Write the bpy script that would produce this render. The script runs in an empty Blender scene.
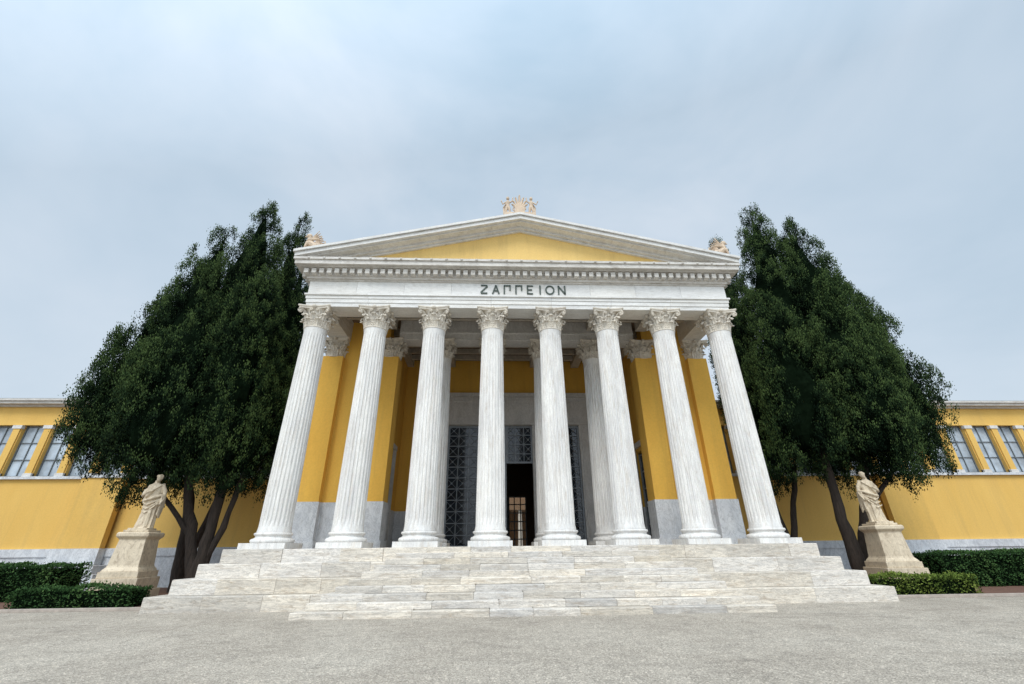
import bpy, bmesh, math, random
import numpy as np
from mathutils import Vector, Matrix
random.seed(7); rng=np.random.default_rng(11)
SC=bpy.context.scene
COL=SC.collection

# ------------------------------------------------------------------ helpers
def link(ob,parent=None):
    COL.objects.link(ob)
    if parent is not None: ob.parent=parent
    return ob
def empty(name,loc=(0,0,0)):
    e=bpy.data.objects.new(name,None); e.location=loc; e.empty_display_size=.3
    return link(e)
def mesh_obj(name,v,f,mat,parent=None,smooth=False,loc=(0,0,0)):
    me=bpy.data.meshes.new(name); me.from_pydata([tuple(p) for p in v],[],f)
    if mat: me.materials.append(mat)
    if smooth: me.polygons.foreach_set("use_smooth",[True]*len(me.polygons))
    me.update()
    ob=bpy.data.objects.new(name,me); ob.location=loc
    return link(ob,parent)
class MB:
    """mesh builder collecting many pieces"""
    def __init__(s): s.v=[]; s.f=[]
    def add(s,v,f,M=None):
        o=len(s.v)
        if M is not None: v=[M@Vector(p) for p in v]
        s.v+= [tuple(p) for p in v]; s.f+=[tuple(i+o for i in q) for q in f]
    def box(s,x0,x1,y0,y1,z0,z1,M=None):
        v=[(x0,y0,z0),(x1,y0,z0),(x1,y1,z0),(x0,y1,z0),(x0,y0,z1),(x1,y0,z1),(x1,y1,z1),(x0,y1,z1)]
        f=[(0,3,2,1),(4,5,6,7),(0,1,5,4),(1,2,6,5),(2,3,7,6),(3,0,4,7)]
        s.add(v,f,M)
    def loft(s,rings,M=None,cap=True):
        n=len(rings[0]); v=[p for r in rings for p in r]; f=[]
        for k in range(len(rings)-1):
            for i in range(n):
                j=(i+1)%n
                f.append((k*n+i,k*n+j,(k+1)*n+j,(k+1)*n+i))
        if cap:
            f.append(tuple(range(n-1,-1,-1))); f.append(tuple((len(rings)-1)*n+i for i in range(n)))
        s.add(v,f,M)
    def lathe(s,prof,n=48,M=None,cap=True):
        s.loft([[(r*math.cos(2*math.pi*i/n),r*math.sin(2*math.pi*i/n),z) for i in range(n)] for r,z in prof],M,cap)
    def tube(s,pts,rad,n=10,M=None,flat=1.0):
        pts=[Vector(p) for p in pts]; rings=[]
        for k,p in enumerate(pts):
            if k==0: t=pts[1]-pts[0]
            elif k==len(pts)-1: t=pts[-1]-pts[-2]
            else: t=(pts[k+1]-pts[k-1])
            t.normalize()
            a=Vector((0,0,1)) if abs(t.z)<.85 else Vector((0,1,0))
            x=t.cross(a).normalized(); y=x.cross(t).normalized()
            R=rad[k]
            def ring(c,R): return [c+x*(R*math.cos(2*math.pi*i/n))+y*(R*flat*math.sin(2*math.pi*i/n)) for i in range(n)]
            if k==0: rings.append(ring(p-t*R*.8,R*.5))
            rings.append(ring(p,R))
            if k==len(pts)-1: rings.append(ring(p+t*R*.8,R*.5))
        s.loft(rings,M)
    def ell(s,c,r,M=None,n=14,m=9):
        rings=[]
        for k in range(m+1):
            a=-math.pi/2+math.pi*(k+.3)/(m+.6)
            rings.append([(c[0]+r[0]*math.cos(a)*math.cos(2*math.pi*i/n),c[1]+r[1]*math.cos(a)*math.sin(2*math.pi*i/n),c[2]+r[2]*math.sin(a)) for i in range(n)])
        s.loft(rings,M)
    def obj(s,name,mat,parent=None,smooth=False,loc=(0,0,0)):
        return mesh_obj(name,s.v,s.f,mat,parent,smooth,loc)
def box(name,x0,x1,y0,y1,z0,z1,mat,parent=None,bev=0):
    m=MB(); m.box(x0,x1,y0,y1,z0,z1); o=m.obj(name,mat,parent)
    if bev:
        b=o.modifiers.new("b","BEVEL"); b.width=bev; b.segments=2
    return o

# ------------------------------------------------------------------ materials
def newmat(name):
    m=bpy.data.materials.new(name); m.use_nodes=True
    nt=m.node_tree; b=nt.nodes["Principled BSDF"]
    return m,nt,b
def N(nt,t,**k):
    n=nt.nodes.new(t)
    for a,v in k.items():
        if a in n.inputs: n.inputs[a].default_value=v
        else: setattr(n,a,v)
    return n
def noise(nt,vec,scale,detail=5,rough=.55,dist=0):
    n=N(nt,"ShaderNodeTexNoise"); n.inputs["Scale"].default_value=scale; n.inputs["Detail"].default_value=detail
    n.inputs["Roughness"].default_value=rough; n.inputs["Distortion"].default_value=dist
    nt.links.new(vec,n.inputs["Vector"]); return n.outputs["Fac"]
def ramp(nt,fac,stops):
    r=N(nt,"ShaderNodeValToRGB"); el=r.color_ramp.elements
    while len(el)<len(stops): el.new(.5)
    for e,(p,c) in zip(el,stops):
        e.position=p; e.color=(c,c,c,1) if isinstance(c,(int,float)) else (*c,1)
    nt.links.new(fac,r.inputs["Fac"]); return r.outputs["Color"]
def mixc(nt,fac,a,b,mode="MIX"):
    m=N(nt,"ShaderNodeMix",data_type="RGBA",blend_type=mode)
    for sock,val in ((m.inputs[0],fac),(m.inputs[6],a),(m.inputs[7],b)):
        if isinstance(val,(int,float)): sock.default_value=val
        elif isinstance(val,tuple): sock.default_value=(*val,1)
        else: nt.links.new(val,sock)
    return m.outputs[2]
def wpos(nt,scale=(1,1,1)):
    g=N(nt,"ShaderNodeNewGeometry"); mp=N(nt,"ShaderNodeMapping"); mp.inputs["Scale"].default_value=scale
    nt.links.new(g.outputs["Position"],mp.inputs["Vector"]); return mp.outputs["Vector"]
def bump(nt,b,h,strength=.3,dist=.02):
    n=N(nt,"ShaderNodeBump"); n.inputs["Strength"].default_value=strength; n.inputs["Distance"].default_value=dist
    nt.links.new(h,n.inputs["Height"]); nt.links.new(n.outputs["Normal"],b.inputs["Normal"])
def mulf(nt,a,k):
    n=N(nt,"ShaderNodeMath",operation="MULTIPLY"); nt.links.new(a,n.inputs[0]); n.inputs[1].default_value=k
    return n.outputs[0]

def marble(name,base,grey,dirt,vscale=(1,1,.25),amt=.6,dirtamt=.5,attr=False,rough=.6,vein=.4):
    m,nt,b=newmat(name)
    v=wpos(nt,vscale); v2=wpos(nt)
    if attr:
        a=N(nt,"ShaderNodeAttribute",attribute_name="shade")
        sc=N(nt,"ShaderNodeVectorMath",operation="MULTIPLY_ADD"); sc.inputs[1].default_value=(97,53,71)
        nt.links.new(a.outputs["Color"],sc.inputs[0]); nt.links.new(v,sc.inputs[2]); v=sc.outputs[0]
    n1=ramp(nt,noise(nt,v,1.6,5,.65,.6),[(.38,0.0),(.66,1.0)])
    c=mixc(nt,mulf(nt,n1,amt),base,grey)
    n2=ramp(nt,noise(nt,v,4.0,5,.7,1.2),[(.5,0.0),(.70,1.0)])
    c=mixc(nt,mulf(nt,n2,dirtamt),c,dirt)
    if vein>0:
        vn=ramp(nt,noise(nt,v,2.3,5,.7,2.2),[(.455,0.0),(.50,1.0),(.545,0.0)])
        c=mixc(nt,mulf(nt,vn,vein),c,tuple(q*.62 for q in grey))
    n3=ramp(nt,noise(nt,v2,28,3,.6),[(.3,.88),(.7,1.05)])
    c=mixc(nt,1.0,c,n3,"MULTIPLY")
    if attr: c=mixc(nt,1.0,c,a.outputs["Color"],"MULTIPLY")
    nt.links.new(c,b.inputs["Base Color"]); b.inputs["Roughness"].default_value=rough
    bump(nt,b,noise(nt,v2,22,3,.6),.25,.02)
    return m
M_col=marble("marble_columns",(.85,.83,.79),(.60,.59,.58),(.50,.42,.33),(1.5,1.5,.20),.7,.5,vein=.25)
M_cap=marble("marble_capitals",(.74,.68,.58),(.46,.42,.37),(.34,.26,.19),(1,1,1),.6,.5,vein=0)
M_ent=marble("marble_entablature",(.78,.77,.74),(.58,.57,.55),(.46,.41,.34),(.35,1,1.4),.55,.4,vein=.2,attr=True)
M_corn=marble("marble_cornice",(.68,.65,.60),(.46,.43,.39),(.26,.22,.18),(.6,.6,1.8),.7,.55,vein=.2)
M_rake=marble("marble_raking_cornice",(.74,.73,.70),(.54,.53,.51),(.36,.32,.27),(.6,.6,1.8),.6,.5,vein=.2)
M_step=marble("marble_steps",(.78,.72,.63),(.50,.47,.43),(.34,.26,.18),(.5,1.2,3.2),.75,.78,attr=True,vein=.65)
M_base=marble("marble_base_course",(.72,.73,.74),(.48,.50,.53),(.38,.35,.32),(.8,.8,.5),.75,.3,vein=.5)
M_stat=marble("statue_marble",(.72,.61,.45),(.54,.44,.31),(.24,.16,.10),(1.5,1.5,.8),.7,.65,vein=.2)
M_acro=marble("acroterion_stone",(.66,.52,.38),(.46,.34,.24),(.20,.14,.10),(2,2,2),.6,.5,vein=0)
M_frame=marble("marble_door_frame",(.74,.72,.69),(.52,.51,.49),(.40,.35,.3),(1,1,.5),.5,.3,vein=.3)

def plaster(name,c1,c2,stain):
    m,nt,b=newmat(name)
    v=wpos(nt,(1,1,.35)); v2=wpos(nt)
    c=mixc(nt,ramp(nt,noise(nt,v,.6,4,.6,.4),[(.35,0.0),(.7,1.0)]),c1,c2)
    c=mixc(nt,mulf(nt,ramp(nt,noise(nt,wpos(nt,(1.6,1.6,.12)),1.3,5,.7,.3),[(.50,0.0),(.72,1.0)]),.45),c,stain)
    c=mixc(nt,1.0,c,ramp(nt,noise(nt,v2,14,3,.6),[(.3,.93),(.7,1.04)]),"MULTIPLY")
    nt.links.new(c,b.inputs["Base Color"]); b.inputs["Roughness"].default_value=.85
    return m
M_yel=plaster("yellow_plaster",(.80,.47,.08),(.73,.40,.06),(.55,.31,.065))
M_yelw=plaster("yellow_plaster_wing",(.77,.49,.13),(.72,.44,.105),(.57,.36,.11))
M_ped=plaster("yellow_plaster_pediment",(.80,.56,.20),(.74,.50,.17),(.54,.37,.14))

def simple(name,c,rough=.6,metal=0,ns=6,var=.25):
    m,nt,b=newmat(name); v=wpos(nt)
    k=ramp(nt,noise(nt,v,ns,4,.6),[(.3,1-var),(.7,1+var*.4)])
    nt.links.new(mixc(nt,1.0,c,k,"MULTIPLY"),b.inputs["Base Color"])
    b.inputs["Roughness"].default_value=rough; b.inputs["Metallic"].default_value=metal
    return m
M_iron=simple("painted_iron",(.30,.33,.36),.4,.1)
M_glass=simple("window_glass",(.46,.53,.60),.12,0,.7,.55)
M_dglass=simple("door_glass",(.03,.04,.052),.04,0,.8,.5)
M_wwin=simple("window_frame_paint",(.17,.19,.20),.5)
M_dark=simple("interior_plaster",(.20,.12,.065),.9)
M_ceil=simple("ceiling_panel",(.20,.14,.09),.8)
M_beam=simple("ceiling_beam",(.50,.45,.38),.8)
M_letter=simple("letter_bronze",(.06,.085,.07),.6)
M_tile=simple("roof_tile",(.32,.16,.09),.8)
M_soil=simple("garden_soil",(.17,.085,.055),.95,0,9,.5)
M_kerb=simple("kerb_stone",(.42,.36,.31),.85)
M_lamp=simple("lamp_housing",(.7,.7,.68),.4)
def bark():
    m,nt,b=newmat("cypress_bark"); v=wpos(nt,(9,9,1.2))
    n=noise(nt,v,1.5,5,.65,.8)
    nt.links.new(ramp(nt,n,[(.3,(.016,.012,.009)),(.7,(.055,.040,.031))]),b.inputs["Base Color"])
    b.inputs["Roughness"].default_value=.95; bump(nt,b,n,.8,.05); return m
M_bark=bark()
def leafmat(name,dark,mid,light):
    m,nt,b=newmat(name)
    a=N(nt,"ShaderNodeAttribute",attribute_name="shade")
    s=N(nt,"ShaderNodeSeparateColor"); nt.links.new(a.outputs["Color"],s.inputs[0])
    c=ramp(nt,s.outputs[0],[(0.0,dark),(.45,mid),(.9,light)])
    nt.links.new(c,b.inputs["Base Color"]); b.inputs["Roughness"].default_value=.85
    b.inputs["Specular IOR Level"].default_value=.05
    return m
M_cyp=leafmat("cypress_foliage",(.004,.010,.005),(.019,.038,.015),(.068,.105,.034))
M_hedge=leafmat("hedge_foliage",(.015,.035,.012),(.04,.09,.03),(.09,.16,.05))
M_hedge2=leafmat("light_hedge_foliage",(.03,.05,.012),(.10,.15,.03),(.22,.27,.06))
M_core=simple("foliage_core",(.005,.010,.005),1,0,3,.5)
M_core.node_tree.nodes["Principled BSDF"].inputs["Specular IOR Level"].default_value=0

def ground_mat():
    m,nt,b=newmat("gravel_asphalt"); v=wpos(nt)
    big=ramp(nt,noise(nt,v,.30,5,.65,.5),[(.3,(.41,.36,.295)),(.5,(.49,.435,.36)),(.7,(.54,.485,.405))])
    mid=ramp(nt,noise(nt,v,2.4,5,.75,.3),[(.3,.82),(.7,1.08)])
    fine=ramp(nt,noise(nt,v,48,3,.8),[(.32,.50),(.5,1.0),(.70,1.28)])
    vo=N(nt,"ShaderNodeTexVoronoi"); vo.inputs["Scale"].default_value=46; nt.links.new(v,vo.inputs["Vector"])
    sp=N(nt,"ShaderNodeSeparateColor"); nt.links.new(vo.outputs["Color"],sp.inputs[0])
    peb=ramp(nt,sp.outputs[0],[(0,.50),(.7,1.0),(.9,1.2),(1,1.7)])
    c=mixc(nt,1.0,big,mid,"MULTIPLY"); c=mixc(nt,1.0,c,fine,"MULTIPLY"); c=mixc(nt,.8,c,peb,"MULTIPLY")
    crack=ramp(nt,noise(nt,wpos(nt,(1,.35,1)),.6,6,.75,2),[(.485,1.0),(.5,.72),(.515,1.0)])
    c=mixc(nt,.8,c,crack,"MULTIPLY")
    st=ramp(nt,noise(nt,wpos(nt,(.5,1.4,1)),.9,5,.7,1.0),[(.54,1.0),(.70,.76)])
    c=mixc(nt,1.0,c,st,"MULTIPLY")
    nt.links.new(c,b.inputs["Base Color"]); b.inputs["Roughness"].default_value=.9
    bump(nt,b,vo.outputs["Distance"],.7,.015)
    return m
M_ground=ground_mat()

# ------------------------------------------------------------------ ground
mesh_obj("ground",[(-900,-900,0),(900,-900,0),(900,900,0),(-900,900,0)],[(0,1,2,3)],M_ground)

# ------------------------------------------------------------------ building
B=empty("neoclassical_building")
S=2.65; ZB=1.72; ZT=11.6
colX=[(i-3.5)*S for i in range(8)]

def blocks(name,courses,mat,parent,jit=1.0,smin=.80,smax=1.12):
    V=[];F=[];C=[]
    for (x0,x1,y0,y1,z0,z1,ax,L) in courses:
        a,bnd=(x0,x1) if ax=="x" else (y0,y1)
        cur=a; g=.004
        while cur<bnd-1e-6:
            l=L*(random.uniform(.7,1.35) if jit else 1); nx=cur+l
            if bnd-nx<L*.5: nx=bnd
            X0,X1,Y0,Y1=(cur+g,nx-g,y0,y1) if ax=="x" else (x0,x1,cur+g,nx-g)
            dz=random.uniform(-.010,.003)*jit; dy=random.uniform(-.014,.012)*jit
            o=len(V); e=.016*jit+.002
            for (ix,z) in ((0,z0),(0,z1+dz-e),(e,z1+dz)):
                V+= [(X0+ix,Y0+dy+ix,z),(X1-ix,Y0+dy+ix,z),(X1-ix,Y1-ix,z),(X0+ix,Y1-ix,z)]
            for k in (0,4):
                for i in range(4):
                    j=(i+1)%4; F.append((o+k+i,o+k+j,o+k+4+j,o+k+4+i))
            F.append((o+8,o+9,o+10,o+11)); F.append((o+3,o+2,o+1,o))
            s=random.uniform(smin,smax); w=random.uniform(-.06,.04)*(smax-smin)*3
            C+=[(s-w*.5,s,s+w,1)]*(12)
            cur=nx
    ob=mesh_obj(name,V,F,mat,parent)
    at=ob.data.color_attributes.new("shade","FLOAT_COLOR","POINT")
    at.data.foreach_set("color",np.array(C,dtype=np.float32).ravel())
    return ob
cs=[]
h=ZB/4
for k in range(4):
    yf=-2.3+.44*k; xe=11.7-.42*k; z0=h*k; z1=h*(k+1)
    yb=yf+1.3
    cs.append((-xe,xe,yf,yb,z0,z1,"x",1.9))
    for sg in (-1,1):
        xa,xb=(xe-1.3,xe) if sg>0 else (-xe,-xe+1.3)
        cs.append((xa,xb,yb+.004,9,z0,z1-.001,"y",1.9))
blocks("crepidoma_steps",cs,M_step,B)
box("podium_core",-10.0,10.0,-.1,9.0,0,ZB-.02,M_frame,B)
cs=[]
for j in range(9):
    cs.append((-9.1,9.1,.3+j*.86,.3+(j+1)*.86-.006,ZB-.1,ZB-.004,"x",1.2))
blocks("portico_floor",cs,M_step,B)
cs=[]; n=10; r=ZB/n
for k in range(n-1):
    yf=-4.25+.345*k; hw=6.55-.26*k
    cs.append((-hw,hw,yf,yf+.9 if k<n-2 else -.7,r*k,r*(k+1),"x",1.6))
    cs.append((-hw+.02,-hw+1.0,yf+.9,-.9,r*k,r*(k+1)-.002,"y",1.3))
    cs.append((hw-1.0,hw-.02,yf+.9,-.9,r*k,r*(k+1)-.002,"y",1.3))
blocks("entrance_stairs",cs,M_step,B)

def shaft_mesh(r0,r1,z0,z1):
    m=MB(); nf=24; pp=7; rings=[]
    zs=[0,.02,.05,.12,.25,.4,.55,.7,.85,.94,.975,1]
    for t in zs:
        R=r0+(r1-r0)*(t**1.6)
        depth=.055*R/.55 if .03<t<.97 else 0.0
        ring=[]
        for i in range(nf):
            for j in range(pp):
                a=2*math.pi*(i+j/pp)/nf
                u=(j-1)/(pp-2.)
                d=0 if j==0 or j==1 else math.sin(math.pi*min(1,max(0,u)))**.7
                rr=R-depth*d*1.05
                if t in (0,1): rr=R*1.05
                ring.append((rr*math.cos(a),rr*math.sin(a),z0+(z1-z0)*t))
        rings.append(ring)
    m.loft(rings); return m
def base_builder(r,h):
    m=MB(); w=r*1.42
    m.box(-w,w,-w,w,0,h*.34)
    p=[]
    def tor(zc,rc,hh,n=7):
        return [(rc+hh*math.cos(a),zc+hh*math.sin(a)) for a in [(-math.pi/2+math.pi*i/(n-1)) for i in range(n)]]
    hh=h*.66; z=h*.34+.001
    p+=tor(z+hh*.2,r*1.20,hh*.2); p+=[(r*1.17,z+hh*.42),(r*1.08,z+hh*.5),(r*1.06,z+hh*.6),(r*1.10,z+hh*.68)]
    p+=tor(z+hh*.82,r*1.09,hh*.13); p+=[(r*1.05,z+hh*.96),(r*1.03,z+hh)]
    m.lathe(p,48); return m
def capital_builder(r,h,half):
    m=MB()
    m.lathe([(r*1.0,-.03),(r*1.10,-.01),(r*1.10,.03),(r*1.0,.05),(r*.98,.2*h),(r*1.0,.5*h),(r*1.12,.75*h),(r*1.28,.86*h)],32)
    def leaf(ang,z0,hh,w,out,r0):
        nu,nv=10,7; v=[]
        for i in range(nu):
            u=i/(nu-1)
            if u<.75: z=z0+hh*(u/.75); o=out*(u/.75)**2.2*.55
            else:
                a=(u-.75)/.25*math.pi*.95; z=z0+hh+math.sin(a)*.05*hh*1.2-(1-math.cos(a))*.09*hh; o=out*(.55+.45*(1-math.cos(a))/2*1.1)
            ww=w*(.75+.35*math.sin(math.pi*min(1,u*1.1)))*(1-.75*max(0,(u-.7)/.3)**1.5)
            ww*=1+.16*math.cos(i*math.pi)
            for j in range(nv):
                q=(j/(nv-1)-.5)*2
                rib=.035*(1-abs(q))+.018*math.cos(q*9)
                rr=r0+o+rib-.02*abs(q)
                x=q*ww*.5
                v.append((rr*math.cos(ang)-x*math.sin(ang),rr*math.sin(ang)+x*math.cos(ang),z-.05*abs(q)*hh))
        f=[(i*nv+j,i*nv+j+1,(i+1)*nv+j+1,(i+1)*nv+j) for i in range(nu-1) for j in range(nv-1)]
        m.add(v,f)
    for i in range(8):
        leaf(2*math.pi*i/8+math.pi/8,.03,.34*h,.38*r/.5,.20,r*1.0)
        leaf(2*math.pi*i/8,.05,.60*h,.36*r/.5,.24,r*1.0)
    for i in range(4):
        a=math.pi/4+i*math.pi/2; d=Vector((math.cos(a),math.sin(a),0))
        cd=half*1.30; pts=[];rad=[]
        for k,(q,z) in enumerate([(r*.98,.50*h),(r*1.15,.66*h),(r*1.45,.80*h),(cd-.06,.86*h)]):
            pts.append(d*q+Vector((0,0,z)))
            rad.append(.045)
        c=d*(cd-.08)+Vector((0,0,.745*h))
        for k in range(12):
            t=k/11; an=math.pi/2-t*2*math.pi*1.35; R=.115*(1-t*.75)
            pts.append(c+d*(math.cos(an)*R)+Vector((0,0,math.sin(an)*R))); rad.append(.045-.015*t)
        m.tube(pts,rad,7)
        m.ell(tuple(c),(.05,.05,.05),n=8,m=5)
        for sg in (-1,1):
            an=i*math.pi/2+sg*.22; dd=Vector((math.cos(an),math.sin(an),0))
            base=i*math.pi/2+sg*.42; db=Vector((math.cos(base),math.sin(base),0))
            c2=dd*(r*1.25)+Vector((0,0,.78*h)); tt=Vector((-dd.y,dd.x,0))*(-sg)
            p2=[db*(r*1.02)+Vector((0,0,.5*h)),db*(r*1.15)+Vector((0,0,.68*h))]; r2=[.03,.03]
            for k in range(8):
                t=k/7; q=math.pi*.8-t*2*math.pi; R=.07*(1-.7*t)
                p2.append(c2+tt*(math.cos(q)*R)+Vector((0,0,math.sin(q)*R))); r2.append(.026)
            m.tube(p2,r2,6)
        an=i*math.pi/2; m.ell((math.cos(an)*half*.93,math.sin(an)*half*.93,.93*h),(.09,.09,.09),n=10,m=6)
    def ab(hf,z):
        ring=[]
        for i in range(4):
            a0=i*math.pi/2
            for j in range(9):
                q=-1+2*j/8
                y=q*hf*.93; x=hf*(.84+.16*q*q)
                ring.append((x*math.cos(a0)-y*math.sin(a0),x*math.sin(a0)+y*math.cos(a0),z))
        return ring
    m.loft([ab(half*.94,.86*h),ab(half*.96,.91*h),ab(half*1.02,.95*h),ab(half*1.02,.998*h)])
    return m
RB,RT=.56,.475
proto_base=base_builder(RB,.55); proto_shaft=shaft_mesh(RB,RT,0,10.58-ZB-.55); proto_cap=capital_builder(RT,ZT-10.6,.70)
me_cache={}
def inst(name,proto,mat,parent,loc,smooth=False,rot=0):
    if name not in me_cache:
        o=proto.obj(name,mat,parent,smooth,loc); me_cache[name]=o.data
    else:
        o=link(bpy.data.objects.new(name,me_cache[name]),parent); o.location=loc
    o.rotation_euler[2]=rot
    return o
def column(x,y):
    inst("column_base",proto_base,M_col,B,(x,y,ZB))
    inst("column_shaft",proto_shaft,M_col,B,(x,y,ZB+.55))
    inst("column_capital",proto_cap,M_cap,B,(x,y,10.6),False)
for x in colX: column(x,0)
YI=3.3
for x in colX[2:6]: column(x,YI)

XA=9.42
for sg in (-1,1):
    def xr(a,b): return (a,b) if sg>0 else (-b,-a)
    W=MB()
    W.box(*xr(6.75,9.74),YI-.15,5.0,3.6,12.7)
    W.box(*xr(7.6,9.74),5.0,6.6,3.6,12.7)
    W.box(*xr(6.75,7.597),5.0,6.6,6.4,12.7)
    W.box(*xr(6.75,9.74),6.6,8.99,3.6,12.7)
    W.obj("portico_wall",M_yel,B)
    W=MB()
    for c in (6.62,XA):
        W.box(*xr(c-.50,c+.50),YI-.48,YI+.48,3.602,10.6)
    W.obj("anta_pilaster",M_yel,B)
    W=MB()
    W.box(*xr(6.70,9.79),YI-.20,5.0,ZB,3.597); W.box(*xr(7.6,9.79),5.003,6.597,ZB,3.597); W.box(*xr(6.70,9.79),6.6,8.99,ZB,3.597)
    for c in (6.62,XA): 
        W.box(*xr(c-.54,c+.54),YI-.52,YI+.52,ZB+.3,3.60)
        W.box(*xr(c-.62,c+.62),YI-.62,YI+.62,ZB,ZB+.3)
    W.obj("wall_base_course",M_base,B)
    for c in (6.62,XA): inst("column_capital",proto_cap,M_cap,B,(sg*c,YI,10.6))
    D=MB(); D.box(*xr(6.95,7.0),5.03,6.57,ZB,6.37); D.obj("side_door",M_dglass,B)
    D=MB(); D.box(*xr(6.60,6.76),4.8,5.0,ZB,6.6); D.box(*xr(6.60,6.76),6.6,6.8,ZB,6.6); D.box(*xr(6.58,6.76),4.75,6.85,6.603,6.85)
    D.obj("side_door_frame",M_frame,B)
    D=MB(); D.box(*xr(6.86,6.94),5.03,5.12,ZB,6.37); D.box(*xr(6.86,6.94),6.48,6.57,ZB,6.37); D.box(*xr(6.86,6.94),5.76,5.84,ZB,6.37)
    for q in range(6): D.box(*xr(6.88,6.93),5.1,6.5,ZB+.1+q*.88,ZB+.16+q*.88)
    D.obj("side_door_leaf",M_iron,B)
    D=MB(); D.box(*xr(6.42,6.74),4.15,4.45,8.0,8.25); D.box(*xr(6.36,6.5),4.1,4.5,7.78,8.0); D.obj("wall_lamp",M_lamp,B)

YD=8.3
W=MB()
W.box(-6.74,6.74,YD,YD+.5,10.45,12.7)
W.box(-6.74,-4.9,YD,YD+.5,3.6,10.447); W.box(4.9,6.74,YD,YD+.5,3.6,10.447)
W.obj("rear_wall",M_yel,B)
W=MB(); W.box(-6.69,-4.9,YD-.05,YD+.45,ZB,3.597); W.box(4.9,6.69,YD-.05,YD+.45,ZB,3.597); W.obj("rear_wall_base",M_base,B)
W=MB()
W.box(-4.897,4.897,YD-.10,YD+.4,8.45,10.2); W.box(-5.0,5.0,YD-.28,YD+.4,10.203,10.445); W.box(-4.93,4.93,YD-.16,YD-.1,9.9,10.0)
W.box(-4.93,4.93,YD-.2,YD-.1,8.46,8.62)
for k in range(3): W.box(-4.6+3.15*k,-4.6+3.15*k+2.9,YD-.13,YD-.1,8.9,9.7)
for a,b in ((-4.897,-3.95),(-2.05,-1.10),(1.10,2.05),(3.95,4.897)):
    W.box(a,b,YD-.10,YD+.4,ZB,8.447); W.box(a+.12,b-.12,YD-.16,YD-.1,ZB+.5,8.2); W.box(a-.0,b+.0,YD-.2,YD-.1,ZB,ZB+.45)
W.obj("door_surround",M_frame,B)
def grille(I,a,b,zl,z1,y,nx,nz,t=.045,cross=True):
    I.box(a,a+.10,y-.04,y+.05,zl,z1); I.box(b-.10,b,y-.04,y+.05,zl,z1)
    for i in range(1,nx):
        xx=a+(b-a)*i/nx; I.box(xx-t/2,xx+t/2,y-.02,y+.05,zl,z1)
    for k in range(nz+1):
        zz=zl+(z1-zl)*k/nz; zz=min(max(zz,zl+.06),z1-.06)
        q=.05 if k in(0,nz) else t/2
        I.box(a+.101,b-.101,y-.01,y+.04,zz-q,zz+q)
    if cross:
      for i in range(nx):
        for k in range(nz):
            xa=a+(b-a)*i/nx; xb=a+(b-a)*(i+1)/nx; za=zl+(z1-zl)*k/nz; zb=zl+(z1-zl)*(k+1)/nz
            I.tube([(xa,y+.02,za),(xb,y+.02,zb)],[.014,.014],4); I.tube([(xb,y+.02,za),(xa,y+.02,zb)],[.014,.014],4)
            I.ell(((xa+xb)/2,y+.01,(za+zb)/2),(.06,.02,.06),n=8,m=4)
def door(x0,x1,openleaf=False):
    z0,z1=ZB+.02,8.44
    G=MB(); y=YD+.1
    if not openleaf: G.box(x0,x1,y+.06,y+.075,z0,z1)
    else:
        G.box(x0,x0+.6,y+.06,y+.075,z0,z1); G.box(x0+.6,x1,y+.06,y+.075,6.2,z1)
    G.obj("door_glass_pane",M_dglass,B)
    I=MB()
    for (a,b,zl) in ([(x0,x1,z0)] if not openleaf else [(x0,x0+.64,z0),(x0+.64,x1,6.2)]):
        grille(I,a,b,zl,z1,y,max(1,round((b-a)/.6)),max(1,round((z1-zl)/.62)))
    I.obj("door_grille",M_iron,B)
door(-3.95,-2.05); door(-1.10,1.10,True); door(2.05,3.95)
# interior hall, inner glazed doors, and the roofless court behind
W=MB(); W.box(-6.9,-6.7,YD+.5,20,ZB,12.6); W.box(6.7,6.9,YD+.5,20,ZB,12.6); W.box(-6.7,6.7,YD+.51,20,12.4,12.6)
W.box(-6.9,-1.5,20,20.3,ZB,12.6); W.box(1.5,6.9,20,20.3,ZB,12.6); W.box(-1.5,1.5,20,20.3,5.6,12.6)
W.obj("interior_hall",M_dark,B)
I=MB(); grille(I,-1.5,0,ZB,5.6,20.05,3,6,.08,False); grille(I,.0,1.5,ZB,5.6,20.05,3,6,.08,False); I.obj("inner_door_grille",M_wwin,B)
W=MB(); W.box(-1.38,.0,20.12,20.14,ZB,5.6); W.obj("inner_door_glass",M_dglass,B)
W=MB(); W.box(-6.7,6.7,YD+.51,42,ZB-.2,ZB-.01); W.obj("interior_floor",M_frame,B)
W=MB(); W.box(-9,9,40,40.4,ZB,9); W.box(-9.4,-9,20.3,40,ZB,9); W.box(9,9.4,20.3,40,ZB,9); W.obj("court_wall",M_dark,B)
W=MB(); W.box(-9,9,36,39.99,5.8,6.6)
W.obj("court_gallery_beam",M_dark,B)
W=MB(); 
for x in np.arange(-8,8.1,1.6): W.lathe([(.28,ZB),(.24,3.5),(.22,5.8)],16,Matrix.Translation((float(x)+.3,36.4,0)))
W.obj("court_column",M_beam,B)

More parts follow.
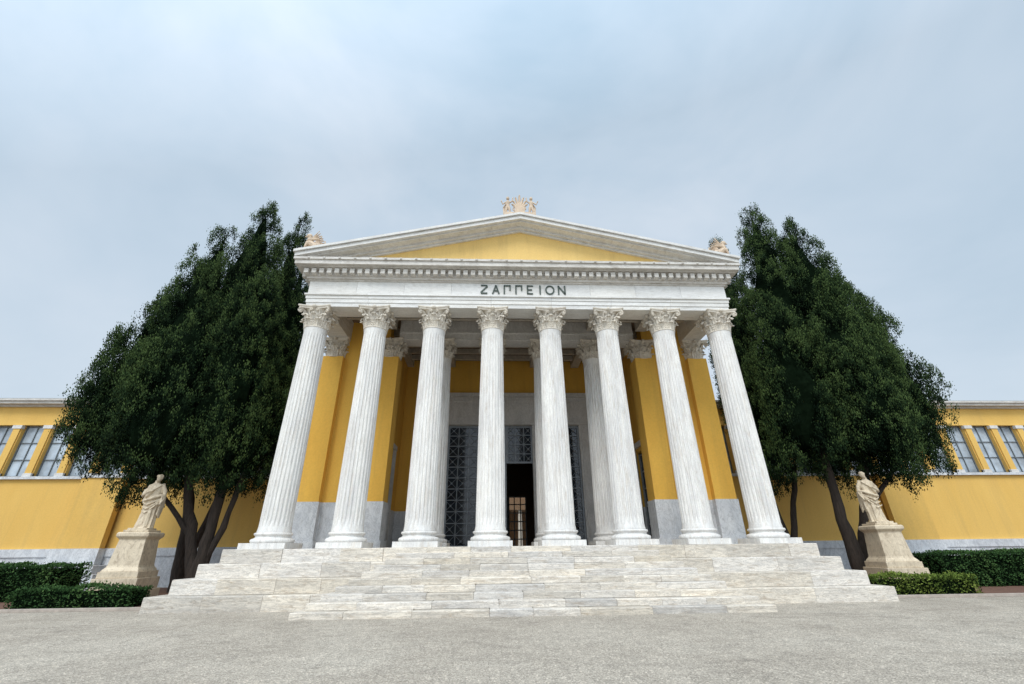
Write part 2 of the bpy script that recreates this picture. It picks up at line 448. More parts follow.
W=MB(); W.box(-9.5,9.5,.5,YD-.003,12.7,12.85); W.obj("portico_ceiling",M_ceil,B)
W=MB()
for i in range(8): W.box(colX[i]-.28,colX[i]+.28,.503,YI-.5,12.15,12.697)
for j in range(2): 
    y=1.1+j*.95
    for i in range(7): W.box(colX[i]+.283,colX[i+1]-.283,y,y+.2,12.4,12.697)
for i in range(1,7): W.box(colX[i]-.25,colX[i]+.25,YI+.5,YD-.01,12.25,12.697)
for j in range(4):
    y=4.5+j*.95
    for i in range(1,6): W.box(colX[i]+.253,colX[i+1]-.253,y,y+.2,12.42,12.697)
W.obj("ceiling_coffer",M_beam,B)
W=MB(); W.box(-6.2,6.2,YI-.45,YI+.45,11.602,12.697); W.box(-6.2,6.2,YI-.52,YI-.45,11.95,12.05)
W.obj("inner_beam",M_frame,B)

def ringbeam(m,off,z0,z1,thick=None):
    xo=9.27+.48+off; yf=-.48-off
    m.box(-xo,xo,yf,.48,z0,z1)
    m.box(-xo,-xo+.96+off,.483,12,z0,z1); m.box(xo-.96-off,xo,.483,12,z0,z1)
cs=[]
for off,z0,z1 in ((0,11.602,11.80),(.03,11.803,12.0),(.06,12.003,12.16),(.12,12.163,12.24),(.02,12.243,12.93)):
    xo=9.75+off; yf=-.48-off
    L_=2*xo/7.0 if z0<12.2 else 2*xo/9.0
    cs.append((-xo,xo,yf,.48,z0,z1,"x",L_))
    cs.append((-xo,-xo+.96+off,.483,12,z0,z1,"y",2.6)); cs.append((xo-.96-off,xo,.483,12,z0,z1,"y",2.6))
blocks("entablature",cs,M_ent,B,jit=0,smin=.95,smax=1.04)
E=MB()
ringbeam(E,.08,12.933,13.0); ringbeam(E,.16,13.003,13.12); ringbeam(E,.2,13.123,13.40)
ringbeam(E,.46,13.443,13.50); ringbeam(E,.62,13.503,13.72); ringbeam(E,.68,13.723,13.84)
ringbeam(E,.3,13.403,13.44)
dn=58
for i in range(dn):
    x=-10.05+20.1*(i+.5)/dn; E.box(x-.10,x+.10,-.90,-.683,13.15,13.39)
for sg in (-1,1):
    for i in range(32):
        y=-.55+i*.36; xa,xb=(9.953,10.17) if sg>0 else (-10.17,-9.953); E.box(xa,xb,y,y+.2,13.15,13.39)
for i in range(29):
    x=-10.1+20.2*(i+.5)/29; E.ell((x,-1.17,13.78),(.06,.05,.06),n=8,m=4)
E.obj("cornice",M_corn,B)
P=MB(); P.add([(-9.95,-.35,13.8),(9.95,-.35,13.8),(0,-.35,16.2),(-9.95,.3,13.8),(9.95,.3,13.8),(0,.3,16.2)],[(0,1,2),(5,4,3),(0,3,4,1),(1,4,5,2),(2,5,3,0)])
P.obj("tympanum",M_ped,B)
R=MB()
def rake(m,dz0,dz1,yf,yb=.3,ext=0.0):
    xe=10.43+ext; ze=13.845; za=ze+2.45*(xe/10.43)
    m.add([(-xe,yf,ze+dz0),(0,yf,za+dz0),(xe,yf,ze+dz0),(-xe,yf,ze+dz1),(0,yf,za+dz1),(xe,yf,ze+dz1),
           (-xe,yb,ze+dz0),(0,yb,za+dz0),(xe,yb,ze+dz0),(-xe,yb,ze+dz1),(0,yb,za+dz1),(xe,yb,ze+dz1)],
          [(0,1,4,3),(1,2,5,4),(6,9,10,7),(7,10,11,8),(0,6,7,1),(1,7,8,2),(3,4,10,9),(4,5,11,10),(0,3,9,6),(2,8,11,5)])
rake(R,-.20,-.11,-.46); rake(R,-.107,-.0,-.60); rake(R,.003,.06,-.95,ext=.0); rake(R,.063,.25,-1.12,ext=.02); rake(R,.253,.38,-1.20,ext=.08)
R.obj("raking_cornice",M_rake,B)
Rf=MB(); rake(Rf,.2,.40,.303,9.4,ext=.1); Rf.obj("roof",M_tile,B)
W=MB(); W.box(-9.7,-9.4,9.6,20,0,13.8); W.box(9.4,9.7,9.6,20,0,13.8); W.obj("main_block_wall",M_yel,B)
Rf=MB(); rake(Rf,.2,.40,9.403,20,ext=.1); Rf.obj("hall_roof",M_tile,B)

L=MB()
def stroke(m,x0,z0,x1,z1,t=.062,ox=0,oz=0):
    dx,dz=x1-x0,z1-z0; l=math.hypot(dx,dz); nx,nz=-dz/l*t/2,dx/l*t/2
    y0,y1=-.545,-.497
    p=[(x0+nx,z0+nz),(x1+nx,z1+nz),(x1-nx,z1-nz),(x0-nx,z0-nz)]
    m.add([(ox+a,y0,oz+b) for a,b in p]+[(ox+a,y1,oz+b) for a,b in p],[(3,2,1,0),(4,5,6,7),(0,1,5,4),(1,2,6,5),(2,3,7,6),(3,0,4,7)])
H=.42; Wd=.30
G={"Z":[(0,H,Wd,H),(Wd,H-.04,0,.04),(0,0,Wd,0)],
"A":[(0,-.03,Wd/2,H+.02),(Wd/2,H+.02,Wd,-.03),(.07,.14,Wd-.07,.14)],
"P":[(0,-.03,0,H),(-.03,H,Wd+.0,H),(Wd-.03,H,Wd-.03,.16)],
"E":[(0,-.03,0,H+.03),(0,H,Wd*.85,H),(0,H/2,Wd*.7,H/2),(0,0,Wd*.85,0)],
"I":[(Wd/2,-.03,Wd/2,H+.03)],
"N":[(0,-.03,0,H+.03),(0,H,Wd,0),(Wd,-.03,Wd,H+.03)]}
pos=-1.88
for ch in "ZAPPEION":
    if ch=="I": pos-=.06
    if ch=="O":
        k=14
        for i in range(k):
            a=2*math.pi*i/k; b2=2*math.pi*(i+1)/k
            stroke(L,Wd/2+.19*math.cos(a),H/2+.22*math.sin(a),Wd/2+.19*math.cos(b2),H/2+.22*math.sin(b2),ox=pos,oz=12.38)
    else:
        for s_ in G[ch]: stroke(L,*s_,ox=pos,oz=12.38)
    pos+={"E":.50,"I":.46,"O":.56}.get(ch,.545)
L.obj("frieze_lettering",M_letter,B)

YW=9.0
for sg in (-1,1):
    def xr(a,b): return (a,b) if sg>0 else (-b,-a)
    XE=62.0
    W=MB(); W.box(*xr(9.75,XE),YW,YW+.4,1.9,5.65); W.box(*xr(9.75,XE),YW,YW+.4,8.65,9.75)
    W.box(*xr(XE-.4,XE),YW+.401,24,0,9.75); W.box(*xr(9.75,XE-.41),23.6,24,0,9.75)
    sp=1.76; pw=.48; x=10.0; Gl=MB(); Fr=MB(); Ca=MB()
    while x<XE-2:
        W.box(*xr(x,x+pw),YW+.02,YW+.4,5.653,8.647)
        W.box(*xr(x+.05,x+pw-.05),YW-.06,YW+.02,5.80,8.42)
        Ca.box(*xr(x-.03,x+pw+.03),YW-.10,YW+.1,8.42,8.62); Ca.box(*xr(x+.0,x+pw),YW-.09,YW+.1,5.66,5.84)
        a,b=x+pw,x+sp
        Gl.box(*xr(a,b),YW+.30,YW+.32,5.653,8.647)
        Fr.box(*xr(a,a+.05),YW+.22,YW+.297,5.66,8.64); Fr.box(*xr(b-.05,b),YW+.22,YW+.297,5.66,8.64)
        mid=(a+b)/2; Fr.box(*xr(mid-.02,mid+.02),YW+.24,YW+.297,5.66,8.64)
        for q in (.02,.33,.66,.98):
            zz=5.66+2.98*q; Fr.box(*xr(a+.051,b-.051),YW+.235,YW+.297,zz-.016,zz+.016)
        x+=sp
    W.box(*xr(x,XE-.4),YW+.02,YW+.4,5.653,8.647)
    W.obj("wing_wall",M_yelw,B); Gl.obj("wing_window_glass",M_glass,B); Fr.obj("wing_window_frame",M_wwin,B); Ca.obj("window_pier_moulding",M_frame,B)
    W=MB(); W.box(*xr(9.83,XE+.1),YW-.12,YW+.3,0,1.5); W.box(*xr(9.83,XE+.1),YW-.18,YW+.3,1.503,1.897)
    W.box(*xr(9.83,XE+.1),YW-.16,YW+.25,5.50,5.65)
    W.obj("wing_base_course",M_base,B)
    W=MB(); W.box(*xr(9.98,XE+.1),YW-.15,YW+.3,9.753,9.86); W.box(*xr(9.98,XE+.3),YW-.45,YW+.4,9.863,10.02); W.box(*xr(9.98,XE+.3),YW-.55,YW+.4,10.023,10.14)
    W.obj("wing_cornice",M_corn,B)
    W=MB(); W.box(*xr(9.75,XE+.2),YW-.3,24.2,10.143,10.24); W.obj("wing_roof",M_wwin,B)
    W=MB(); W.box(*xr(22.0,24.3),YW-.55,YW-.183,1.9,5.498); W.obj("wing_pilaster",M_yelw,B)
    W=MB(); W.box(*xr(21.9,24.4),YW-.66,YW-.19,1.1,1.895); W.box(*xr(21.3,25.0),YW-1.4,YW-.185,.72,1.097); W.box(*xr(20.7,25.6),YW-2.0,YW-.183,.36,.717); W.box(*xr(20.1,26.2),YW-2.6,YW-.181,0,.357)
    W.box(*xr(21.9,24.4),YW-.62,YW-.165,5.502,5.66)
    W.obj("pilaster_base",M_base,B)

# ------------------------------------------------------------------ figures
def figure_mesh(variant=0):
    m=MB(); n=72
    prof=[(.03,.27,.22),(.12,.265,.215),(.35,.25,.20),(.62,.235,.185),(.85,.25,.185),(1.0,.255,.185),(1.12,.235,.17),(1.25,.215,.155),(1.4,.245,.165),(1.5,.25,.16),(1.58,.225,.135),(1.645,.15,.10),(1.69,.085,.078),(1.78,.07,.072)]
    rings=[]
    zz=[.03+i*(1.78-.03)/60 for i in range(61)]
    P=np.array(prof)
    for z in zz:
        rx=np.interp(z,P[:,0],P[:,1]); ry=np.interp(z,P[:,0],P[:,2])
        cx=.035*math.sin(z*2.6)*(1 if variant==0 else -1); cy=.01-.03*max(0,.8-z)
        amp=.12*max(0,min(1,(1.25-z)/.5))+.03*max(0,min(1,(1.6-z)/.1))
        ring=[]
        for i in range(n):
            th=2*math.pi*i/n
            drift=(1.1-z)*.8 if z<1.1 else (z-1.1)*2.2
            fd=math.sin(9*th+drift+1.2*math.sin(2*th+z*2))*.6+.4*math.sin(17*th-drift*1.4)
            k=1+amp*fd
            kn=.05*math.exp(-((z-.58)/.16)**2)*math.exp(-((th-(math.pi*1.5+(.45 if variant==0 else -.45)))/.45)**2)
            ring.append((cx+(rx*k+kn*.3)*math.cos(th),cy+(ry*k+kn)*math.sin(th),z))
        rings.append(ring)
    m.loft(rings)
    s=1 if variant==0 else -1
    hx=.02*s
    m.ell((hx,-.02,1.88),(.088,.108,.13)); m.ell((hx,.015,1.92),(.098,.105,.105))
    m.ell((hx,-.075,1.79),(.058,.058,.075))
    m.ell((hx,-.123,1.865),(.014,.026,.03)); m.ell((hx,-.105,1.915),(.06,.02,.014))
    for e in (-1,1):
        m.ell((hx+e*.036,-.104,1.89),(.015,.013,.01)); m.ell((hx+e*.092,-.005,1.87),(.014,.025,.035))
    for k in range(12):
        a=math.pi*k/11; m.ell((hx+.09*math.cos(a),-.03+.03*math.sin(a*2),1.93+.05*math.sin(a)),(.028,.03,.028))
    m.tube([(-.20*s,.0,1.56),(-.30*s,-.0,1.40),(-.33*s,-.04,1.20)],[.085,.078,.068])
    m.tube([(-.33*s,-.04,1.20),(-.23*s,-.17,1.24),(-.10*s,-.235,1.33)],[.068,.055,.036])
    m.ell((-.06*s,-.245,1.36),(.05,.025,.045))
    for k in range(4):
        m.tube([(-.03*s,-.25,1.335+.022*k),(.02*s,-.25,1.345+.024*k),(.045*s+.004*k,-.232,1.35+.022*k)],[.013,.012,.010],6)
    m.tube([(-.07*s,-.25,1.39),(-.04*s,-.262,1.43),(-.02*s,-.258,1.45)],[.014,.013,.011],6)
    m.tube([(.20*s,.0,1.56),(.30*s,.02,1.38),(.34*s,.02,1.16)],[.085,.075,.062])
    m.tube([(.34*s,.02,1.16),(.355*s,-.06,1.03),(.35*s,-.13,.93)],[.06,.05,.034])
    m.ell((.35*s,-.15,.885),(.028,.04,.045))
    for k in range(4):
        m.tube([(.345*s,-.125-.020*k,.86),(.34*s,-.13-.020*k,.815),(.325*s,-.125-.018*k,.79)],[.013,.012,.010],6)
    m.tube([(.33*s,-.17,.90),(.315*s,-.175,.86)],[.014,.011],6)
    m.tube([(.33*s,-.30,.86),(.34*s,.02,.83)],[.035,.035],10)
    for k in range(6):
        y=-.10+.045*k; m.tube([(.33*s+.02*math.sin(k*2),y,1.18),(.345*s,y+.01,.85),(.33*s+.03*math.sin(k),y,.50-.05*(k%3))],[.032,.034,.03],8)
    m.tube([(.20*s,.06,1.63),(.17*s,-.10,1.58),(.03*s,-.185,1.42),(-.14*s,-.175,1.18),(-.25*s,-.08,1.02),(-.26*s,.08,1.02),(-.1*s,.19,1.2),(.12*s,.17,1.5)],[.05,.05,.045,.045,.045,.045,.045,.05],10)
    m.tube([(-.26*s,-.06,1.0),(-.1*s,-.2,1.02),(.1*s,-.21,1.10),(.28*s,-.12,1.20),(.35*s,.0,1.22)],[.05,.05,.055,.05,.05],10)
    for k in range(3):
        m.tube([(-.22*s+.02*k,-.13,.93-.14*k),(-.02*s,-.215,.84-.15*k),(.2*s,-.19,.98-.10*k),(.3*s,-.08,1.1-.05*k)],[.02,.026,.026,.02],8)
    for e,yy in ((-1,-.22),(1,-.27)):
        m.tube([(e*.11,-.12,.05),(e*.13,yy,.04),(e*.135,yy-.05,.03)],[.05,.042,.03],8)
    m.box(-.30,.30,-.36,.26,-.06,.02)
    return m
def statue(x,y,variant,rz,name="marble_statue"):
    e=empty(name,(x,y,0)); e.rotation_euler[2]=rz
    P=MB()
    P.box(-.84,.84,-.84,.84,0,.40); P.box(-.76,.76,-.76,.76,.402,.80); P.box(-.68,.68,-.68,.68,.802,1.02)
    def sq(h,z): return [(-h,-h,z),(h,-h,z),(h,h,z),(-h,h,z)]
    P.loft([sq(.64,1.022),sq(.60,1.10),sq(.55,1.16),sq(.53,1.22),sq(.46,2.1),sq(.48,2.14),sq(.52,2.18),sq(.56,2.23),sq(.56,2.34),sq(.52,2.38)])
    P.box(-.44,.44,-.44,.44,2.382,2.46)
    o=P.obj("pedestal",M_stat,e); b=o.modifiers.new("b","BEVEL"); b.width=.012; b.segments=1
    f=figure_mesh(variant).obj("figure",M_stat,e,True,(0,0,2.51))
    f.scale=(1.12,1.10,1.04)
    r=f.modifiers.new("r","REMESH"); r.mode="VOXEL"; r.voxel_size=.015; r.use_smooth_shade=True
    s=f.modifiers.new("s","SMOOTH"); s.factor=.4; s.iterations=1
    return e
statue(-15.15,1.6,0,.12); statue(15.2,1.6,1,-.12)

A=MB()
A.box(-.80,.80,-.3,.3,0,.20); A.box(-.26,.26,-.22,.22,.2,.62)
for k in range(7):
    a=math.radians(-48+16*k); Ln=1.02-abs(k-3)*.14
    d=Vector((math.sin(a)*.8,0,math.cos(a))); c=Vector((0,0,.55))
    A.tube([c+d*.1,c+d*Ln*.55,c+d*Ln*.9,c+d*Ln+Vector((math.sin(a)*.06,-.05,-.03))],[.04,.055,.06,.035],8)
for sg in (-1,1):
    pts=[];rad=[]
    for k in range(16):
        t=k/15; an=-math.pi/2+sg*t*2*math.pi*1.1; R=.15*(1-.7*t); pts.append((sg*.22+math.cos(an)*R*sg*-1,-.16,.52+math.sin(an)*R)); rad.append(.035)
    A.tube(pts,rad,7)
    x=sg*.60
    A.tube([(x-.07,0,.2),(x-.09,-.02,.45),(x-.06,0,.74)],[.045,.055,.08]); A.tube([(x+.08,0,.2),(x+.10,-.04,.45),(x+.05,0,.74)],[.045,.055,.08])
    A.tube([(x,0,.72),(x,0,.9),(x,0,1.1)],[.11,.09,.115],flat=.7); A.tube([(x,0,1.12),(x,0,1.22)],[.04,.04]); A.ell((x,-.01,1.33),(.085,.09,.115))
    A.tube([(x-sg*.12,0,1.08),(x-sg*.22,-.05,1.12),(x-sg*.26,-.08,1.32)],[.045,.038,.035]); A.tube([(x+sg*.12,0,1.08),(x+sg*.26,0,.95),(x+sg*.34,-.06,1.12)],[.045,.038,.035])
    A.tube([(x+sg*.08,.1,1.1),(x+sg*.2,.13,.85),(x+sg*.17,.1,.4)],[.04,.06,.07],flat=.4)
ac=A.obj("apex_acroterion",M_acro,B,True,(0,-.7,16.68))
r=ac.modifiers.new("r","REMESH"); r.mode="VOXEL"; r.voxel_size=.014; r.use_smooth_shade=True
for sg in (-1,1):
    g=MB(); s=-sg
    g.box(-.5,.5,-.28,.28,0,.16)
    g.tube([(.32*s,0,.32),(.1*s,0,.42),(-.15*s,0,.6),(-.22*s,0,.78)],[.22,.19,.19,.13]); g.tube([(-.22*s,0,.75),(-.2*s,0,.95)],[.10,.09]); g.ell((-.25*s,0,1.04),(.14,.11,.13)); g.tube([(-.34*s,0,1.04),(-.44*s,0,.99)],[.05,.025])
    for yy in (-.11,.11):
        g.tube([(-.24*s,yy,.6),(-.3*s,yy,.35),(-.33*s,yy,.18),(-.42*s,yy,.17)],[.075,.055,.05,.045]); g.tube([(.32*s,yy*1.5,.35),(.12*s,yy*1.6,.28),(.22*s,yy*1.5,.18),(.05*s,yy*1.5,.17)],[.14,.09,.06,.05])
        for k in range(5): g.tube([(-.1*s,yy*1.2,.7),(.1*s+.05*k*s,yy*1.6,.95-.06*k),(.25*s+.07*k*s,yy*1.7,1.2-.14*k)],[.05,.055,.03],6,flat=.5)
    g.tube([(.48*s,0,.3),(.6*s,0,.5),(.52*s,0,.75)],[.05,.04,.03])
    o=g.obj("corner_acroterion",M_acro,B,True,(sg*9.9,-.75,14.28))
    r=o.modifiers.new("r","REMESH"); r.mode="VOXEL"; r.voxel_size=.018; r.use_smooth_shade=True

# ------------------------------------------------------------------ vegetation
def leaf_mesh(name,centers,nrm,size,aspect,shade,mat,parent):
    n=len(centers)
    ax=nrm/np.linalg.norm(nrm,axis=1,keepdims=True)
    rnd=rng.normal(size=(n,3)); sd=np.cross(ax,rnd); sd/=np.linalg.norm(sd,axis=1,keepdims=True)+1e-9
    L=size[:,None]; Wd=L*aspect
    v=np.empty((n,4,3),dtype=np.float32)
    v[:,0]=centers-ax*L*.5; v[:,1]=centers+sd*Wd*.5; v[:,2]=centers+ax*L*.5; v[:,3]=centers-sd*Wd*.5
    me=bpy.data.meshes.new(name)
    me.vertices.add(n*4); me.vertices.foreach_set("co",v.ravel())
    me.loops.add(n*4); me.loops.foreach_set("vertex_index",np.arange(n*4,dtype=np.int32))
    me.polygons.add(n); me.polygons.foreach_set("loop_start",np.arange(0,n*4,4,dtype=np.int32))
    try: me.polygons.foreach_set("loop_total",np.full(n,4,dtype=np.int32))
    except Exception: pass
    me.update(calc_edges=True)
    at=me.color_attributes.new("shade","FLOAT_COLOR","POINT")
    c=np.repeat(np.clip(shade,0,1),4); col=np.stack([c,c,c,np.ones_like(c)],1).astype(np.float32)
    at.data.foreach_set("color",col.ravel())
    me.materials.append(mat)
    ob=bpy.data.objects.new(name,me); return link(ob,parent)

def prof(t):
    t=np.clip(t,0,1)
    return np.where(t<.25,np.sqrt(np.clip(1-((.25-t)/.25)**2*.92,0,1)),np.clip(1-((t-.25)/.75)**1.9,0,1)**.8)
def lump(th,z,ph):
    return 1+.10*np.sin(3*th+z*.8+ph)*np.sin(z*.55+ph*2)+.06*np.sin(5*th-z*1.7+2*ph)+.06*np.sin(1.9*z+ph*3+2*th)
def cypress(name,x,y,plumes,trunks,dens=6.4,P=34):
    e=empty(name,(x,y,0))
    PL=[(px-x,py-y,z0,z1,R,rng.uniform(0,6)) for (px,py,z0,z1,R) in plumes]
    # every crown spire carries many smaller upright sprays
    SP=[]
    for (px,py,z0,z1,R,ph) in PL:
        k=int(2*math.pi*R*(z1-z0)*.7/1.15)
        for i in range(k):
            t=rng.uniform(0,.97)
            if rng.uniform()>float(prof(np.array(t)))*.8+.3: continue
            th=rng.uniform(0,2*math.pi); zc=z0+(z1-z0)*t
            r=float(R*prof(np.array(t))*lump(th,zc,ph)); rs=rng.uniform(.38,.78)*(.55+.45*min(1,R*float(prof(np.array(t)))/1.2))
            hh=rng.uniform(1.4,3.0)*(1-.45*max(0,t-.7)/.3)
            rc=max(0,r-rs*.62)
            SP.append((px+rc*math.cos(th),py+rc*math.sin(th),zc-hh*.5,zc+hh*.5,rs,th,rng.normal(0,.12)))
        SP.append((px,py,z1-2.2,z1-.1,.42,0,0)) 
    C=[];NR=[];SH=[]
    for (cx,cy,a0,a1,R,tho,tone) in SP:
        n=max(6,int(2*math.pi*R*(a1-a0)*.7*dens))
        t=rng.uniform(0,1,n)**.9; th=rng.uniform(0,2*math.pi,n)
        rr=R*prof(t)*(1+.15*np.sin(3*th+t*9+cx))+rng.normal(0,.05,n)
        z=a0+(a1-a0)*t
        lean=.16*(z-a0)
        ctr=np.stack([cx+lean*math.cos(tho)+rr*np.cos(th),cy+lean*math.sin(tho)+rr*np.sin(th),z],1)
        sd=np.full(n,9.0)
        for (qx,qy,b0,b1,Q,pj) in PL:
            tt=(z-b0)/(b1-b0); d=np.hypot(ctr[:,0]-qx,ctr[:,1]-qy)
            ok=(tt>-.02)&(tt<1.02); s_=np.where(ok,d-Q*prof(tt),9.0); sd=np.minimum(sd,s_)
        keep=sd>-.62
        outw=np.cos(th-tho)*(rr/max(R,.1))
        sh=.30+tone+.26*outw+.24*(t-.5)+np.clip(sd,-.6,.25)*.5+rng.normal(0,.05,n)  # paints shading into leaf colour: darker in creases, lighter outward and towards tips
        C.append(ctr[keep]); SH.append(sh[keep])
        NR.append(np.stack([np.cos(th)*.6+math.cos(tho)*.3,np.sin(th)*.6+math.sin(tho)*.3,np.full(n,.9)],1)[keep])
    C=np.concatenate(C);NR=np.concatenate(NR);SH=np.concatenate(SH)
    nc=len(C)
    off=rng.normal(size=(nc,P,3))*np.array([.072,.072,.155]); off=np.clip(off,-.34,.34)
    ndir=NR/np.linalg.norm(NR,axis=1,keepdims=True)
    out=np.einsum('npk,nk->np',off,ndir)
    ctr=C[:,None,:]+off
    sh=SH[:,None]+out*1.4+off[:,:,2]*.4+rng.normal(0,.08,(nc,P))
    ax=NR[:,None,:]*.5+np.array([0,0,1.1])+rng.normal(0,.40,(nc,P,3))
    size=rng.uniform(.06,.13,(nc,P))
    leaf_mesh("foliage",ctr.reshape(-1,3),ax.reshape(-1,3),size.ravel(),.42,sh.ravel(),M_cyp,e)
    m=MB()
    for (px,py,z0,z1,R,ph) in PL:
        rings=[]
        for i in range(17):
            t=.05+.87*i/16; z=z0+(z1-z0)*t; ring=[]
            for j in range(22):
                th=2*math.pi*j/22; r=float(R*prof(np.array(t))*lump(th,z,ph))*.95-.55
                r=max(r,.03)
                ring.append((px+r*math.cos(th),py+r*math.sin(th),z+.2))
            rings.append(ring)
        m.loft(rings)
    m.obj("crown_core",M_core,e)  # opaque near-black filler added inside the crown, stops see-through between leaves
    T=MB()
    for pts,rad in trunks:
        pts2=[(a-x,b-y,c) for a,b,c in pts]
        P2=[];R2=[]
        for i in range(len(pts2)-1):
            for q in range(4):
                u=q/4; p=[pts2[i][k]*(1-u)+pts2[i+1][k]*u for k in range(3)]
                w=.05 if (i or q) else 0
                P2.append((p[0]+random.uniform(-w,w),p[1]+random.uniform(-w,w),p[2])); R2.append((rad[i]*(1-u)+rad[i+1]*u)*random.uniform(.9,1.1))
        P2.append(pts2[-1]); R2.append(rad[-1]); T.tube(P2,R2,12)
    T.obj("trunk",M_bark,e,True)
    return e
cypress("cypress_tree",-13.6,3.2,
 [(-15.1,3.2,5.0,20.9,1.9),(-16.6,2.6,4.6,18.7,1.6),(-17.8,3.2,4.7,16.3,1.6),(-13.5,2.2,4.9,15.2,1.7),(-15.6,1.5,4.7,12.6,1.7),(-18.8,2.8,5.2,13.4,1.45),(-19.8,3.2,6.2,10.4,1.05),(-12.7,2.9,4.4,10.5,1.4)],
 [([(-13.6,3.2,-.1),(-13.5,3.1,1.0),(-13.3,3.0,3.0),(-13.3,3.0,6.0)],[.38,.26,.20,.15]),
  ([(-13.55,3.2,.3),(-14.1,3.1,2.2),(-14.8,3.0,4.2),(-15.2,3.0,7)],[.26,.20,.16,.12]),
  ([(-13.5,3.2,.6),(-12.9,3.1,2.6),(-12.5,3.0,5.0)],[.17,.13,.09]),
  ([(-14.1,3.1,2.2),(-15.6,2.9,3.8),(-17.2,2.8,5.5)],[.12,.10,.07])])
cypress("cypress_tree",-15.6,5.4,
 [(-14.6,6.2,5.2,22.9,1.4),(-13.2,5.2,5.2,18.8,1.4),(-20.1,4.4,6.6,9.4,1.0),(-17.3,5.4,5.0,15.0,2.1)],
 [([(-15.6,5.4,-.1),(-15.7,5.3,2.0),(-16.0,5.2,4.0),(-16.8,5,6.5)],[.34,.25,.20,.14]),
  ([(-15.65,5.4,.8),(-14.9,5.2,3.0),(-14.0,5,6.0)],[.18,.14,.11])])
cypress("cypress_tree",15.0,3.2,
 [(15.1,3.2,5.0,21.7,1.75),(16.9,2.8,5.0,20.2,1.8),(18.3,3.2,4.9,17.8,1.7),(13.7,2.4,5.2,14.0,1.6),(16.4,1.7,4.9,13.5,1.8),(19.4,2.8,5.2,14.8,1.45),(20.3,3.2,6.0,11.5,1.1),(12.9,3.5,4.8,11.0,1.3)],
 [([(15.0,3.2,-.1),(14.9,3.1,1.2),(14.7,3.0,3.2),(14.8,3.0,6.0)],[.38,.28,.22,.15]),
  ([(15.0,3.2,.5),(15.7,3.0,2.6),(16.6,2.9,5.0)],[.26,.19,.13]),
  ([(15.7,3.0,2.6),(17.2,2.9,4.2),(18.6,2.9,5.6)],[.13,.10,.07])])
cypress("cypress_tree",13.2,5.2,
 [(13.5,5.2,5.2,20.3,1.35),(12.8,4.6,5.5,17.3,1.2),(20.9,4.0,6.4,9.6,1.0),(17.8,5.4,5.0,16.4,2.1)],
 [([(13.4,5.2,-.1),(13.1,5.1,2.2),(12.6,5.0,5.0),(12.8,5,7)],[.30,.22,.18,.12]),
  ([(13.3,5.2,.9),(13.9,5.1,3.0),(14.6,5,5.5)],[.18,.14,.1])])

def hedge(name,x0,x1,y0,y1,h,mat,seed):
    e=empty(name,((x0+x1)/2,(y0+y1)/2,0)); lx,ly=(x1-x0),(y1-y0)
    A=[lx*ly,lx*h,lx*h,ly*h,ly*h]; tot=sum(A); n=int(tot*560)
    pick=rng.choice(5,n,p=np.array(A)/tot); u=rng.uniform(-.5,.5,n); w=rng.uniform(-.5,.5,n)
    p=np.zeros((n,3)); nr=np.zeros((n,3))
    for k in range(5):
        m=pick==k
        if k==0: p[m]=np.stack([u[m]*lx,w[m]*ly,np.full(m.sum(),h)],1); nr[m]=(0,0,1)
        elif k in(1,2):
            s=-1 if k==1 else 1; p[m]=np.stack([u[m]*lx,np.full(m.sum(),s*ly/2),(w[m]+.5)*h],1); nr[m]=(0,s,0)
        else:
            s=-1 if k==3 else 1; p[m]=np.stack([np.full(m.sum(),s*lx/2),u[m]*ly,(w[m]+.5)*h],1); nr[m]=(s,0,0)
    und=.05*np.sin(p[:,0]*2.3+seed)+.035*np.sin(p[:,0]*5.1+p[:,1]*3+seed)+.03*np.sin(p[:,2]*9+p[:,0]*4)
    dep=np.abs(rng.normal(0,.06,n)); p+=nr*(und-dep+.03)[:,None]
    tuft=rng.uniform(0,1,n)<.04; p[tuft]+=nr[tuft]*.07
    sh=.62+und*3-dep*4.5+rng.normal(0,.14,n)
    ax=nr+rng.normal(0,.8,(n,3))+np.array([0,0,.4])
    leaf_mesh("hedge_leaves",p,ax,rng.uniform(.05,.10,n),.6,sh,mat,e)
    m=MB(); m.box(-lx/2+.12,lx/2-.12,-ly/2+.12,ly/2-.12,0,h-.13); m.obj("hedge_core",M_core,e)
hedge("hedge",-16.8,-13.0,-1.0,.0,.62,M_hedge,1)
hedge("hedge",-34,-17.9,1.6,3.2,1.25,M_hedge,2)
hedge("hedge",12.2,15.9,-1.0,.0,.62,M_hedge2,3)
hedge("hedge",17.7,34,2.0,3.6,1.3,M_hedge,4)
for sg in (-1,1):
    a,b=(11.95,60) if sg>0 else (-60,-11.95)
    mesh_obj("garden_bed",[(a,-1.3,.03),(b,-1.3,.03),(b,8.7,.03),(a,8.7,.03)],[(0,1,2,3)],M_soil)
    box("kerb",a,b,-1.46,-1.303,0,.09,M_kerb,None,.01)

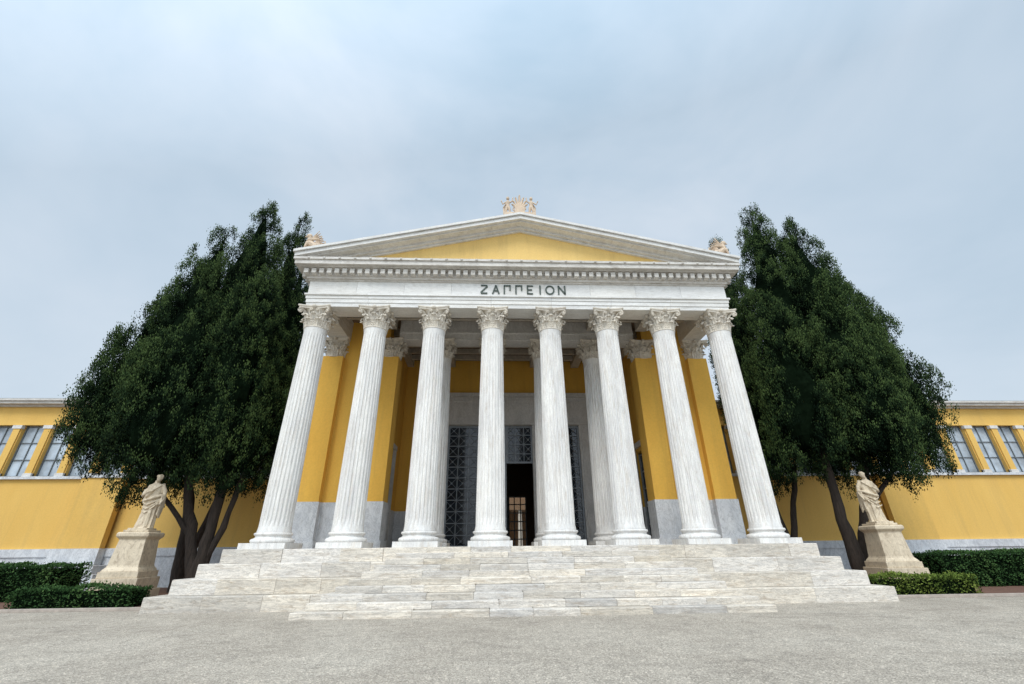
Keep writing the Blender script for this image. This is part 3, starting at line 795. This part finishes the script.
# ------------------------------------------------------------------ light & sky
EL=math.radians(54); AZ=math.radians(-16)
sd=Vector((math.sin(AZ)*math.cos(EL),-math.cos(AZ)*math.cos(EL),math.sin(EL)))
sun=bpy.data.lights.new("sun","SUN"); sun.energy=2.1; sun.angle=math.radians(24); sun.color=(1,.97,.92)
so=bpy.data.objects.new("sun",sun); so.rotation_euler=sd.to_track_quat('Z','Y').to_euler(); link(so)
w=bpy.data.worlds.new("World"); SC.world=w; w.use_nodes=True; nt=w.node_tree
for n_ in list(nt.nodes): nt.nodes.remove(n_)
outp=N(nt,"ShaderNodeOutputWorld")
sky=N(nt,"ShaderNodeTexSky",sky_type="NISHITA"); sky.sun_disc=False; sky.sun_elevation=EL; sky.sun_rotation=math.atan2(sd.x,sd.y); sky.air_density=1.5; sky.dust_density=2
bg1=N(nt,"ShaderNodeBackground"); bg1.inputs["Strength"].default_value=.10; nt.links.new(sky.outputs[0],bg1.inputs[0])
tc=N(nt,"ShaderNodeTexCoord"); mp=N(nt,"ShaderNodeMapping"); mp.inputs["Scale"].default_value=(1,1,1.6); nt.links.new(tc.outputs["Generated"],mp.inputs["Vector"])
f1=noise(nt,mp.outputs["Vector"],1.7,5,.55,.5)
cl=ramp(nt,f1,[(.32,(.44,.59,.73)),(.5,(.56,.69,.82)),(.68,(.68,.78,.89))])
sx=N(nt,"ShaderNodeSeparateXYZ"); nt.links.new(tc.outputs["Generated"],sx.inputs[0])
hz=ramp(nt,sx.outputs["Z"],[(0.0,1.0),(.45,.35),(.9,0.0)])
cl=mixc(nt,mulf(nt,hz,.75),cl,(.76,.84,.93))
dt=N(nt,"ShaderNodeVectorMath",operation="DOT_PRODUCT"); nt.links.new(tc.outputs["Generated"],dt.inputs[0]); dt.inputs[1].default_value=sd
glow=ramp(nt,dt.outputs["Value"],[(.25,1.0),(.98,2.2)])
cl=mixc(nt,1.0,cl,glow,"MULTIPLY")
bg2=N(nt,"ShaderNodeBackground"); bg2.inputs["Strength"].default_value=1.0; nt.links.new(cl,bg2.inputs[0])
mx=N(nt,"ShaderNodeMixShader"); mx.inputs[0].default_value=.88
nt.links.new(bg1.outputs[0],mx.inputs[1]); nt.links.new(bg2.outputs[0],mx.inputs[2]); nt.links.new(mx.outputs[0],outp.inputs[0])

# ------------------------------------------------------------------ camera
f,yaw,pitch,roll=435.33,.0447,.4456,-.0113
fw=Vector((math.sin(yaw)*math.cos(pitch),math.cos(yaw)*math.cos(pitch),math.sin(pitch)))
r=Vector((math.cos(yaw),-math.sin(yaw),0)); u=r.cross(fw)
r2=r*math.cos(roll)+u*math.sin(roll); u2=-r*math.sin(roll)+u*math.cos(roll)
cam=bpy.data.cameras.new("camera"); cam.sensor_width=36; cam.lens=f/1024*36; cam.clip_end=3000; cam.clip_start=.1
co=bpy.data.objects.new("camera",cam); link(co)
M=Matrix((r2,u2,-fw)).transposed().to_4x4(); M.translation=Vector((-1.2308,-17.83,1.6)); co.matrix_world=M
SC.camera=co
SC.view_settings.view_transform='Standard'; SC.view_settings.look='None'; SC.view_settings.exposure=0
